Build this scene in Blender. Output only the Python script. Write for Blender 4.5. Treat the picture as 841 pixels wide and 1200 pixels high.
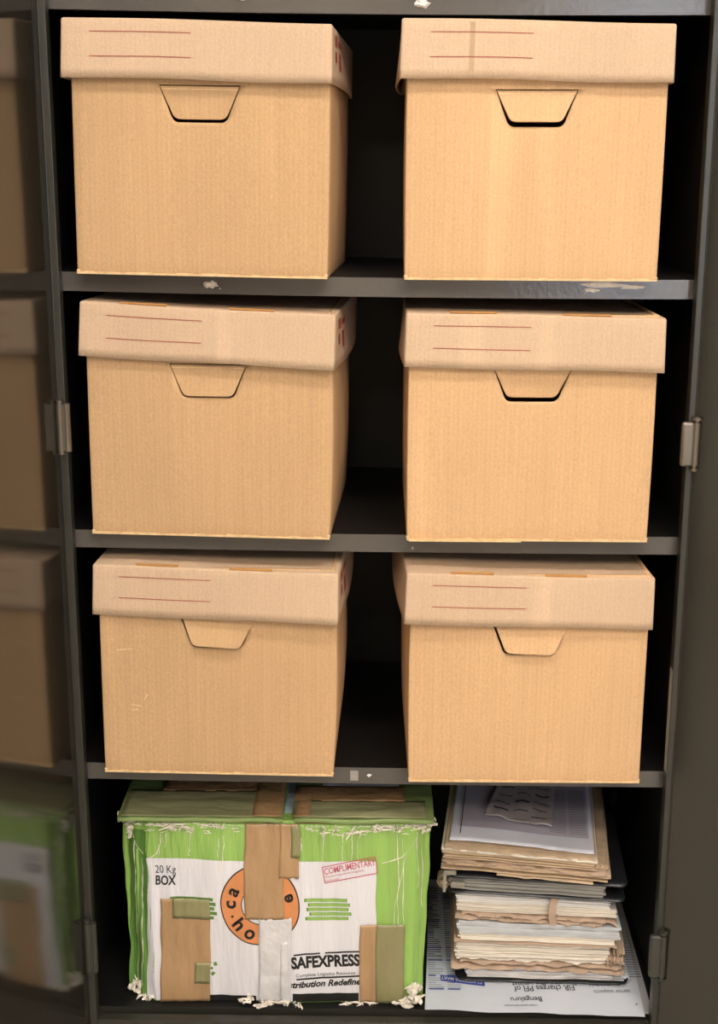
import bpy, bmesh, math, random
from mathutils import Vector, Matrix, noise
for o in list(bpy.data.objects): bpy.data.objects.remove(o)
S = bpy.context.scene
COL = S.collection
PI = math.pi

# ------------------------------------------------------------ camera
cam = bpy.data.cameras.new('camera'); co = bpy.data.objects.new('camera', cam); COL.objects.link(co)
F_PX = 1582.25
cam.sensor_fit = 'VERTICAL'; cam.sensor_height = 36.0; cam.lens = 36.0 * F_PX / 1200
cam.clip_start = 0.05
pit, yaw, rol = .24688, -.01483, .00225
cp, sp, cy_, sy_ = math.cos(pit), math.sin(pit), math.cos(yaw), math.sin(yaw)
Fv = Vector((sy_*cp, cy_*cp, -sp)); Rv = Vector((cy_, -sy_, 0)); Uv = Rv.cross(Fv)
R2 = Rv*math.cos(rol) + Uv*math.sin(rol); U2 = -Rv*math.sin(rol) + Uv*math.cos(rol)
m = Matrix((R2, U2, -Fv)).transposed().to_4x4()
m.translation = Vector((.00358, -1.81974, 1.38301))
co.matrix_world = m
S.camera = co

# ------------------------------------------------------------ world, exposure
w = bpy.data.worlds.new('world'); S.world = w; w.use_nodes = True
w.node_tree.nodes['Background'].inputs[0].default_value = (.9, .93, 1, 1)
w.node_tree.nodes['Background'].inputs[1].default_value = .15
S.view_settings.view_transform = 'Standard'; S.view_settings.look = 'None'
S.view_settings.gamma = 1; S.view_settings.use_curve_mapping = False
S.view_settings.exposure = .56
KEY = 20.0          # ceiling panel radiance
KEY_COL = (1.0, .93, .84)

# ------------------------------------------------------------ helpers
def lin(c):
    return tuple(((v/255)/12.92 if v/255 <= .04045 else ((v/255+.055)/1.055)**2.4) for v in c)

def mat(name, rgb, rough=.6, metal=0, bump=0, bscale=60, var=0, vscale=8, spec=.5, emit=0, stretch=(1, 1, 1)):
    """rgb in sRGB 0-255 as albedo; optional noise colour variation and bump in object space"""
    mt = bpy.data.materials.new(name); mt.use_nodes = True
    nt = mt.node_tree; b = nt.nodes['Principled BSDF']
    c = lin(rgb)
    b.inputs['Base Color'].default_value = (*c, 1); b.inputs['Roughness'].default_value = rough
    b.inputs['Metallic'].default_value = metal; b.inputs['Specular IOR Level'].default_value = spec
    if emit:
        b.inputs['Emission Color'].default_value = (*c, 1); b.inputs['Emission Strength'].default_value = emit
    if var or bump:
        tc = nt.nodes.new('ShaderNodeTexCoord'); mp = nt.nodes.new('ShaderNodeMapping')
        mp.inputs['Scale'].default_value = stretch
        nt.links.new(tc.outputs['Object'], mp.inputs['Vector'])
    if var:
        n = nt.nodes.new('ShaderNodeTexNoise'); n.inputs['Scale'].default_value = vscale; n.inputs['Detail'].default_value = 5
        r = nt.nodes.new('ShaderNodeMapRange'); r.inputs[1].default_value = .3; r.inputs[2].default_value = .7
        r.inputs[3].default_value = 1-var; r.inputs[4].default_value = 1+var
        h = nt.nodes.new('ShaderNodeVectorMath'); h.operation = 'SCALE'; h.inputs[0].default_value = c
        nt.links.new(mp.outputs[0], n.inputs['Vector']); nt.links.new(n.outputs['Fac'], r.inputs[0])
        nt.links.new(r.outputs[0], h.inputs['Scale']); nt.links.new(h.outputs[0], b.inputs['Base Color'])
    if bump:
        n = nt.nodes.new('ShaderNodeTexNoise'); n.inputs['Scale'].default_value = bscale; n.inputs['Detail'].default_value = 4
        bp = nt.nodes.new('ShaderNodeBump'); bp.inputs['Strength'].default_value = 1; bp.inputs['Distance'].default_value = bump
        nt.links.new(mp.outputs[0], n.inputs['Vector']); nt.links.new(n.outputs['Fac'], bp.inputs['Height'])
        nt.links.new(bp.outputs[0], b.inputs['Normal'])
    return mt

def cardboard(name, rgb, flute=.035, speck=.07, blotch=.035, rough=.8, pitch=155, bdist=.0004, crease=.10):
    """kraft board: vertical flutes, paper speckle, sparse vertical creases, offset per object"""
    mt = bpy.data.materials.new(name); mt.use_nodes = True
    nt = mt.node_tree; N = nt.nodes; L = nt.links; b = N['Principled BSDF']
    b.inputs['Roughness'].default_value = rough; b.inputs['Specular IOR Level'].default_value = .25
    tc = N.new('ShaderNodeTexCoord'); oi = N.new('ShaderNodeObjectInfo')
    ad = N.new('ShaderNodeVectorMath'); ad.operation = 'ADD'
    ml = N.new('ShaderNodeMath'); ml.operation = 'MULTIPLY'; ml.inputs[1].default_value = 37.
    L.new(oi.outputs['Random'], ml.inputs[0]); L.new(tc.outputs['Object'], ad.inputs[0]); L.new(ml.outputs[0], ad.inputs[1])
    def noise_(scale, detail, stretch, lo, hi, a, z):
        mp = N.new('ShaderNodeMapping'); mp.inputs['Scale'].default_value = stretch
        n = N.new('ShaderNodeTexNoise'); n.inputs['Scale'].default_value = scale; n.inputs['Detail'].default_value = detail
        r = N.new('ShaderNodeMapRange')
        for i, v in enumerate((lo, hi, a, z)): r.inputs[i+1].default_value = v
        L.new(ad.outputs[0], mp.inputs['Vector']); L.new(mp.outputs[0], n.inputs['Vector']); L.new(n.outputs['Fac'], r.inputs[0])
        return r.outputs[0]
    def mul(x, y):
        k = N.new('ShaderNodeMath'); k.operation = 'MULTIPLY'; L.new(x, k.inputs[0]); L.new(y, k.inputs[1]); return k.outputs[0]
    wv = N.new('ShaderNodeTexWave'); wv.wave_type = 'BANDS'; wv.bands_direction = 'X'
    wv.inputs['Scale'].default_value = pitch/6.3*2; wv.inputs['Distortion'].default_value = .8
    wv.inputs['Detail'].default_value = 1; wv.inputs['Detail Scale'].default_value = .6
    L.new(ad.outputs[0], wv.inputs['Vector'])
    wr = N.new('ShaderNodeMapRange'); wr.inputs[3].default_value = 1-flute*.6; wr.inputs[4].default_value = 1+flute*.6
    L.new(wv.outputs['Fac'], wr.inputs[0])
    f = noise_(430, 2, (1, 1, .7), .3, .7, 1-speck, 1+speck)
    f = mul(f, noise_(7, 4, (1, 1, .6), .3, .7, 1-blotch, 1+blotch))
    f = mul(f, noise_(120, 3, (1, 1, .04), .3, .7, 1-flute, 1+flute))
    f = mul(f, wr.outputs[0])
    cr = noise_(16, 0, (1, 1, .03), .70, .76, 1, 1+crease)
    f = mul(f, cr)
    h = N.new('ShaderNodeVectorMath'); h.operation = 'SCALE'; h.inputs[0].default_value = lin(rgb)
    L.new(f, h.inputs['Scale']); L.new(h.outputs[0], b.inputs['Base Color'])
    bp = N.new('ShaderNodeBump'); bp.inputs['Distance'].default_value = bdist; bp.inputs['Strength'].default_value = .7
    L.new(f, bp.inputs['Height'])
    bp.inputs['Distance'].default_value = bdist*5
    L.new(bp.outputs[0], b.inputs['Normal'])
    return mt

def link(name, bm, mats, parent=None, smooth=False, loc=None, rot=None):
    me = bpy.data.meshes.new(name); bm.normal_update(); bm.to_mesh(me); bm.free()
    for t in (mats if isinstance(mats, (list, tuple)) else [mats]): me.materials.append(t)
    if smooth:
        for p in me.polygons: p.use_smooth = True
    o = bpy.data.objects.new(name, me); COL.objects.link(o)
    if parent: o.parent = parent
    if loc: o.location = loc
    if rot: o.rotation_euler = rot
    return o

def merge(src, dst):
    """fold a printed-on or scuffed-on mesh into the surface that carries it"""
    bm = bmesh.new(); bm.from_mesh(dst.data); k = len(dst.data.materials)
    tmp = src.data.copy(); M = dst.matrix_basis.inverted() @ src.matrix_basis if src.parent == dst.parent else Matrix()
    tmp.transform(M)
    n0 = len(bm.faces); bm.from_mesh(tmp); bm.faces.ensure_lookup_table()
    for f in bm.faces[n0:]: f.material_index += k
    for mm in src.data.materials: dst.data.materials.append(mm)
    bm.to_mesh(dst.data); bm.free(); bpy.data.meshes.remove(tmp); me = src.data; bpy.data.objects.remove(src); bpy.data.meshes.remove(me)

def bake(o):
    dg = bpy.context.evaluated_depsgraph_get(); dg.update()
    me = bpy.data.meshes.new_from_object(o.evaluated_get(dg)); old = o.data
    o.modifiers.clear(); o.data = me; me.name = o.name
    bpy.data.meshes.remove(old); return o

def thing(name, label, cat, loc=(0, 0, 0), rot=(0, 0, 0), group=None):
    o = bpy.data.objects.new(name, None); COL.objects.link(o); o.empty_display_size = .05
    o.location = loc; o.rotation_euler = rot; tag(o, label, cat, group); return o
def tag(o, label=None, cat=None, group=None, kind=None):
    if label: o['label'] = label
    if cat: o['category'] = cat
    if group: o['group'] = group
    if kind: o['kind'] = kind
    return o

def gridbox(bm, x0, x1, y0, y1, z0, z1, nx=1, ny=1, nz=1, skip='', mi=0):
    def face(o, a, b, na, nb):
        vs = [[bm.verts.new(Vector(o)+Vector(a)*i/na+Vector(b)*j/nb) for j in range(nb+1)] for i in range(na+1)]
        for i in range(na):
            for j in range(nb):
                f = bm.faces.new((vs[i][j], vs[i+1][j], vs[i+1][j+1], vs[i][j+1])); f.material_index = mi
    X, Y, Z = (x1-x0, 0, 0), (0, y1-y0, 0), (0, 0, z1-z0)
    before = set(bm.verts)
    if 'F' not in skip: face((x0, y0, z0), X, Z, nx, nz)
    if 'B' not in skip: face((x0, y1, z0), Z, X, nz, nx)
    if 'L' not in skip: face((x0, y0, z0), Z, Y, nz, ny)
    if 'R' not in skip: face((x1, y0, z0), Y, Z, ny, nz)
    if 'D' not in skip: face((x0, y0, z0), Y, X, ny, nx)
    if 'U' not in skip: face((x0, y0, z1), X, Y, nx, ny)
    new = [v for v in bm.verts if v not in before]
    bmesh.ops.remove_doubles(bm, verts=new, dist=1e-6)

def sharp_bevel(bm, wd, seg=2, ang=50):
    es = [e for e in bm.edges if len(e.link_faces) == 2 and e.calc_face_angle(0) > math.radians(ang)]
    bmesh.ops.bevel(bm, geom=es, offset=wd, segments=seg, profile=.5, affect='EDGES', clamp_overlap=True)

def deform(bm, f, verts=None):
    for v in (verts or bm.verts): v.co = Vector(f(v.co))

def cyl(bm, c, r, h, seg=16, axis='Z', r2=None):
    M = Matrix.Translation(Vector(c))
    if axis == 'X': M = M @ Matrix.Rotation(PI/2, 4, 'Y')
    if axis == 'Y': M = M @ Matrix.Rotation(PI/2, 4, 'X')
    bmesh.ops.create_cone(bm, cap_ends=True, segments=seg, radius1=r, radius2=(r if r2 is None else r2), depth=h, matrix=M)

_fc = {}
def text2d(s, size=1.0, bold=0.0, sx=1.0, shear=0.0, align='LEFT'):
    """triangulated outline of a text: list of 2D verts, list of faces"""
    k = (s, bold, shear, align)
    if k not in _fc:
        cu = bpy.data.curves.new('t', 'FONT'); cu.body = s; cu.size = 1; cu.offset = bold; cu.shear = shear
        cu.align_x = align; cu.resolution_u = 3
        o = bpy.data.objects.new('t', cu); COL.objects.link(o)
        dg = bpy.context.evaluated_depsgraph_get(); dg.update()
        me = bpy.data.meshes.new_from_object(o.evaluated_get(dg))
        _fc[k] = ([(v.co.x, v.co.y) for v in me.vertices], [tuple(p.vertices) for p in me.polygons])
        bpy.data.objects.remove(o); bpy.data.curves.remove(cu); bpy.data.meshes.remove(me)
    V, Fc = _fc[k]
    return [(x*size*sx, y*size) for x, y in V], Fc

def put(bm, V, Fc, f, mi=0, flip=False):
    vs = [bm.verts.new(f(x, y)) for x, y in V]
    for p in Fc:
        try:
            fc = bm.faces.new([vs[i] for i in (reversed(p) if flip else p)]); fc.material_index = mi
        except ValueError: pass

def rect2d(x0, y0, x1, y1, nx=1, ny=1, skew=None):
    V = []; Fc = []
    for i in range(nx+1):
        for j in range(ny+1): V.append((x0+(x1-x0)*i/nx, y0+(y1-y0)*j/ny))
    for i in range(nx):
        for j in range(ny):
            a = i*(ny+1)+j; Fc.append((a, a+ny+1, a+ny+2, a+1))
    return V, Fc

# ------------------------------------------------------------ materials
PAINT = mat('dark_grey_enamel', (48, 47, 41), .36, bump=.00012, bscale=160, var=.08, vscale=6)
DOORP = mat('dark_grey_door_enamel', (38, 36, 31), .12, bump=.00003, bscale=40, var=.05, vscale=3, spec=1.0)
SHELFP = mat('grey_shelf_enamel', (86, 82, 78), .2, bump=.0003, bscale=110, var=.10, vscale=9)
INNER_SHADE = mat('shaded_inner_enamel', (9, 8, 8), .55, var=.15, vscale=10)  # grey enamel darkened so the interior's shade sits in its colour
STEEL = mat('worn_hinge_steel', (120, 112, 102), .32, metal=.75, bump=.0002, bscale=300, var=.2, vscale=40, stretch=(1, 1, .2))
BEAD = mat('edge_highlight', (188, 186, 176), .4, metal=.2)  # pale bead carries the rounded edge's highlight in its colour
DSTEEL = mat('painted_hinge_steel', (66, 66, 60), .35, metal=.3, bump=.0002, bscale=300)
BODY = cardboard('kraft_board', (198, 162, 122))
BODY_W = cardboard('kraft_board_warm', (210, 172, 131))
LID = cardboard('kraft_lid_board', (202, 174, 147), flute=.022, speck=.06)
EDGEC = mat('kraft_cut_edge', (222, 190, 145), .85, var=.15, vscale=120)
SLIT = mat('bare_tab_kraft', (190, 138, 75), .8, var=.1, vscale=60)
RED = mat('red_print', (160, 72, 62), .7)
STAIN = mat('tape_stain', (178, 150, 118), .6, var=.05, vscale=60)
RESID = mat('white_residue_and_patch', (235, 232, 226), .5, bump=.002, bscale=220)

# ------------------------------------------------------------ room
def slab(name, a, b, m):
    bm = bmesh.new(); gridbox(bm, a[0], b[0], a[1], b[1], a[2], b[2]); o = link(name, bm, m); tag(o, kind='structure'); return o
FLOORM = mat('floor_tile', (186, 178, 166), .35, var=.06, vscale=3)
WALLM = mat('wall_paint', (214, 208, 196), .8, bump=.0005, bscale=90)
slab('floor', (-2.5, -4.5, -.05), (2.5, .6, 0), FLOORM)
slab('wall_back', (-2.5, .6, -.05), (2.5, .7, 2.9), WALLM)
slab('wall_front', (-2.5, -4.6, -.05), (2.5, -4.5, 2.9), WALLM)
slab('wall_left', (-2.6, -4.6, -.05), (-2.5, .7, 2.9), WALLM)
slab('wall_right', (2.5, -4.6, -.05), (2.6, .7, 2.9), WALLM)
slab('ceiling', (-2.6, -4.6, 2.85), (2.6, .7, 2.95), WALLM)
WINE = mat('added_window_glow', (225, 236, 255), .3, emit=7)
WFR = mat('added_window_trim', (200, 198, 192), .5)
bm = bmesh.new(); gridbox(bm, .88, 1.52, -4.499, -4.492, .75, 2.35); tag(link('added_window_1', bm, WINE), kind='structure')  # unseen window, added to light the scene and reflect in the lips
bm = bmesh.new()
for a in ((.82, .88, .69, 2.41), (1.52, 1.58, .69, 2.41), (.88, 1.52, .69, .75), (.88, 1.52, 2.35, 2.41), (1.185, 1.215, .75, 2.35)): gridbox(bm, a[0], a[1], -4.499, -4.46, a[2], a[3])
tag(link('trim_1', bm, WFR), kind='structure')
FRAMEW = mat('white_fixture_metal', (235, 235, 232), .4)
DIFF = mat('lit_diffuser', (255, 255, 255), .6)
DIFF2 = mat('fill_diffuser_far', (255, 242, 224), .6, emit=20)  # added fill glow for the two unseen far panels
bs = DIFF.node_tree.nodes['Principled BSDF']; bs.inputs['Emission Color'].default_value = (*KEY_COL, 1); bs.inputs['Emission Strength'].default_value = KEY
for n, (lx, ly, sx, sy) in enumerate([(.15, -1.0, .6, .15), (.9, -2.4, .6, .3), (-.6, -3.4, .6, .3)]):
    t = thing('ceiling_light', ['slim lit ceiling panel light nearest the cupboard', 'added fill panel light behind the camera on the right',
              'added fill panel light far behind the camera on the left'][n], 'ceiling light', (lx, ly, 2.85), (0, 0, 0), 'ceiling panel lights')
    bm = bmesh.new()
    for a in ((-sx, -sx+.02, -sy, sy), (sx-.02, sx, -sy, sy), (-sx+.02, sx-.02, -sy, -sy+.02), (-sx+.02, sx-.02, sy-.02, sy)):
        gridbox(bm, a[0], a[1], a[2], a[3], -.05, 0)
    link('frame', bm, FRAMEW, t)
    bm = bmesh.new(); gridbox(bm, -sx+.02, sx-.02, -sy+.02, sy-.02, -.04, -.03); link('diffuser', bm, DIFF if n == 0 else DIFF2, t)

CURT = mat('reflection_curtain_cloth', (46, 44, 42), .9)  # unseen dark cloth, added to give the metal a dark reflection
bm = bmesh.new(); V, Fc = rect2d(-2.2, .25, -.75, 2.4, 60, 2); put(bm, V, Fc, lambda x, z: (x, -4.42+.03*math.sin(x*34), z))
oc = link('reflection_curtain', bm, CURT, None, True); oc.modifiers.new('s', 'SOLIDIFY').thickness = .003
tag(oc, 'unseen dark pleated cloth added for the shelf lips to reflect', 'reflection_curtain')
bm = bmesh.new(); cyl(bm, (-1.475, -4.42, 2.41), .012, 1.6, 16, 'X'); link('reflection_curtain_rod', bm, STEEL, oc)

# ------------------------------------------------------------ cupboard
XI, XF, XS = .425, .4345, .447          # frame opening, frame outside, side panel
DEP = .48; HT = 1.98
cup = thing('steel_cupboard', 'tall dark grey steel cupboard with both doors open, holding cartons and papers', 'cupboard', (0, 0, 0))
for s in (-1, 1):
    bm = bmesh.new(); gridbox(bm, min(s*XS, s*(XS+.004)), max(s*XS, s*(XS+.004)), 0.002, DEP, .05, HT, 1, 2, 6); link('side_panel', bm, [INNER_SHADE], cup)
    bm = bmesh.new(); a, b = sorted((s*XI, s*XF)); gridbox(bm, a, b, 0, .020, .05, HT, 1, 1, 12)
    sharp_bevel(bm, .0012, 2)
    a, b = sorted((s*XF, s*XS)); gridbox(bm, a, b, .004, .020, .05, HT)
    nf = len(bm.faces)
    cyl(bm, (s*(XF-.0002), -.0008, (HT+.05)/2), .0013, HT-.05, 12)
    bm.faces.ensure_lookup_table()
    for f in bm.faces[nf:]: f.material_index = 1
    link('frame_post', bm, [PAINT, BEAD], cup)
bm = bmesh.new(); gridbox(bm, -XS, XS, DEP-.003, DEP, .05, HT); link('back_panel', bm, INNER_SHADE, cup)
bm = bmesh.new(); gridbox(bm, -XS-.004, XS+.004, 0, DEP, HT, HT+.02); sharp_bevel(bm, .003); link('top_panel', bm, PAINT, cup)
bm = bmesh.new(); gridbox(bm, -XI, XI, 0, .018, HT-.05, HT); link('top_rail', bm, PAINT, cup)
bm = bmesh.new(); gridbox(bm, -XI, XI, 0, .018, .05, .115, 4, 1, 1); sharp_bevel(bm, .0015); link('bottom_rail', bm, PAINT, cup)
for x in (-.41, .41):
    for y in (.04, .44):
        bm = bmesh.new(); cyl(bm, (x, y, .025), .022, .05, 16, r2=.028); link('foot', bm, INNER_SHADE, cup)

def shelf_z(i, x):
    l, mm, r = [(1.612, 1.6062, 1.6053), (1.2506, 1.2441, 1.2425), (.8889, .8847, .8835), (.531, .5266, .5249), (.12, .12, .12)][i]
    u = max(-1.06, min(1.06, x/.4))
    return mm+(r-l)/2*u+((r+l)/2-mm)*u*u
LIP = .0258; YL = .0279
shelves = []
for i in range(5):
    bm = bmesh.new()
    gridbox(bm, -XS+.001, XS-.001, YL, DEP-.004, -.0015, 0, 24, 1, 1)
    gridbox(bm, -XS+.001, XS-.001, YL, YL+.0015, -LIP if i < 4 else -.03, -.0015, 24, 1, 1)
    gridbox(bm, -XS+.001, XS-.001, YL+.0015, YL+.016, -LIP, -LIP+.0015, 24, 1, 1)
    deform(bm, lambda p: (p.x, p.y, p.z+shelf_z(i, p.x)))
    bmesh.ops.remove_doubles(bm, verts=bm.verts, dist=1e-5)
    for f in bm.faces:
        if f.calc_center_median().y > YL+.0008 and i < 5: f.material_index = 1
    shelves.append(link('shelf' if i < 4 else 'bottom_shelf', bm, [SHELFP if i < 4 else PAINT, INNER_SHADE], cup))

def residue(i, x, z, w, h, seed, flat=False):
    """ragged white blob on a shelf lip: torn tape, and flat pale patches"""
    rnd = random.Random(seed); bm = bmesh.new(); n = 14
    zc = shelf_z(i, x)+z
    ring = [(x+w*.5*math.cos(t)*rnd.uniform(.6, 1.15), zc+h*.5*math.sin(t)*rnd.uniform(.6, 1.15)) for t in [k*2*PI/n for k in range(n)]]
    outer = [bm.verts.new((a, YL-.0002, b)) for a, b in ring]
    inner = [bm.verts.new((x+(a-x)*.6, YL-(.0006 if flat else .002)-rnd.random()*(.0003 if flat else .003), zc+(b-zc)*.6)) for a, b in ring]
    c = bm.verts.new((x, YL-(.0007 if flat else .003), zc))
    for k in range(n):
        j = (k+1) % n
        bm.faces.new((outer[k], outer[j], inner[j], inner[k])); bm.faces.new((inner[k], inner[j], c))
    bmesh.ops.recalc_face_normals(bm, faces=bm.faces)
    o = link('residue_and_patch', bm, RESID, shelves[i]); tag(o, 'torn white tape residue and pale patches'); return o
residue(0, -.175, -.007, .022, .010, 1); residue(0, .056, -.012, .020, .016, 2)
residue(1, -.225, -.013, .022, .012, 3); residue(1, -.213, -.018, .004, .002, 30)
residue(2, .052, -.019, .004, .005, 4); residue(3, -.008, -.012, .008, .004, 5)
for x, z, w_, h_, s_ in ((.305, -.007, .07, .008, 6), (.345, -.010, .04, .007, 7), (.290, -.014, .03, .006, 8)):  # flat ragged pale patches at the right of the upper lip
    residue(1, x, z, w_, h_, s_, True)
bm = bmesh.new()
V, Fc = rect2d(-.036, -.021, -.024, -.005); put(bm, V, Fc, lambda x, y: (x, YL-.0003, shelf_z(3, x)+y))
tag(link('sticker', bm, mat('faded_sticker', (150, 146, 138), .5, var=.1, vscale=400), shelves[3]), 'faded grey rectangular sticker')

def door(s, ang, name):
    """pan door hinged at the frame; local x runs along the door, local y = outward face side"""
    W, z0, z1 = .424, .075, HT-.01
    bm = bmesh.new()
    gridbox(bm, 0, W, 0, .0012, z0, z1, 4, 1, 8)                 # inner sheet
    gridbox(bm, 0, W, .016, .0175, z0, z1)                        # outer sheet
    gridbox(bm, 0, .0015, .0012, .016, z0, z1); gridbox(bm, W-.0015, W, -.004, .016, z0, z1)
    gridbox(bm, W-.022, W-.0015, -.004, -.0025, z0, z1)
    gridbox(bm, .0015, W-.0015, .0012, .016, z1-.0015, z1); gridbox(bm, .0015, W-.0015, .0012, .016, z0, z0+.0015)
    if s < 0: deform(bm, lambda p: (p.x, -p.y, p.z)); bmesh.ops.reverse_faces(bm, faces=bm.faces)
    o = link('door', bm, DOORP, cup)
    o.location = (s*(XF+.0008), -.003, 0)
    # s=-1: local +x -> world -y, local +y -> world -x
    o.rotation_euler = (0, 0, ang)
    return o
dl = door(-1, -PI/2-math.radians(9), 'l'); dr = door(1, -PI/2+math.radians(50), 'r')
for x in (.0,):                                                   # folded return strip of the right door beside the frame
    bm = bmesh.new(); gridbox(bm, XF+.001, XF+.0105, -.0025, .0015, .075, HT-.01); sharp_bevel(bm, .001); link('door_return', bm, PAINT, cup)
bpy.context.view_layer.update()
def hinge(dobj, s, zc, h, m):
    bm = bmesh.new()
    if s < 0:
        for dx, r in ((-.4318, .0052), (-.4225, .0050)): cyl(bm, (dx, -.007, zc), r, h, 20)
        gridbox(bm, -.4335, -.4195, -.0115, -.002, zc-h/2+.001, zc+h/2-.001)
        cyl(bm, (-.4318, -.007, zc), .0036, h+.008, 14); cyl(bm, (-.4318, -.007, zc+h/2+.003), .0045, .003, 14); cyl(bm, (-.4318, -.007, zc-h/2-.003), .0045, .003, 14)
    else:
        gridbox(bm, .4145, .4325, -.011, -.001, zc-h/2, zc+h/2); sharp_bevel(bm, .004, 4)
        cyl(bm, (.4345, -.007, zc), .0050, h-.002, 20); cyl(bm, (.4345, -.007, zc), .0030, h+.014, 14)
        cyl(bm, (.4345, -.007, zc+h/2+.004), .0062, .004, 16); cyl(bm, (.4345, -.007, zc-h/2-.004), .0050, .003, 16)
    o = link('hinge', bm, m, dobj); o.matrix_parent_inverse = dobj.matrix_world.inverted(); return o
hinge(dl, -1, 1.043, .066, STEEL); hinge(dr, 1, 1.024, .062, STEEL)
hinge(dl, -1, .245, .082, DSTEEL); hinge(dr, 1, .240, .070, DSTEEL)
hinge(dl, -1, 1.80, .066, STEEL); hinge(dr, 1, 1.80, .062, STEEL)

# ------------------------------------------------------------ archive boxes
BW, LW, LOV, HL, HB, BD = .3338, .3467, .0075, .0727, .3178, .36
HTOP, HBOT, HOT, HOB = .2425, .196, .106, .070      # hand hole: top/bottom height, top/bottom width
def trap(grow=0.0, rc=.008):
    """hand-hole outline (x, z), rounded lower corners"""
    pts = [(-HOT/2-grow, HTOP+grow), ]
    for sx in (-1, 1):
        bx_, bz = sx*(HOB/2+grow), HBOT-grow
        tx, tz = sx*(HOT/2+grow), HTOP+grow
        d = Vector((tx-bx_, tz-bz)).normalized()
        seq = []
        for k in range(5):
            t = k/4
            p0 = Vector((bx_, bz))+d*rc; p1 = Vector((bx_, bz)); p2 = Vector((bx_-sx*rc, bz))
            seq.append(tuple(p0*(1-t)**2+p1*2*t*(1-t)+p2*t*t))
        pts += seq if sx < 0 else seq[::-1]
    pts.append((HOT/2+grow, HTOP+grow)); return pts

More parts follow.
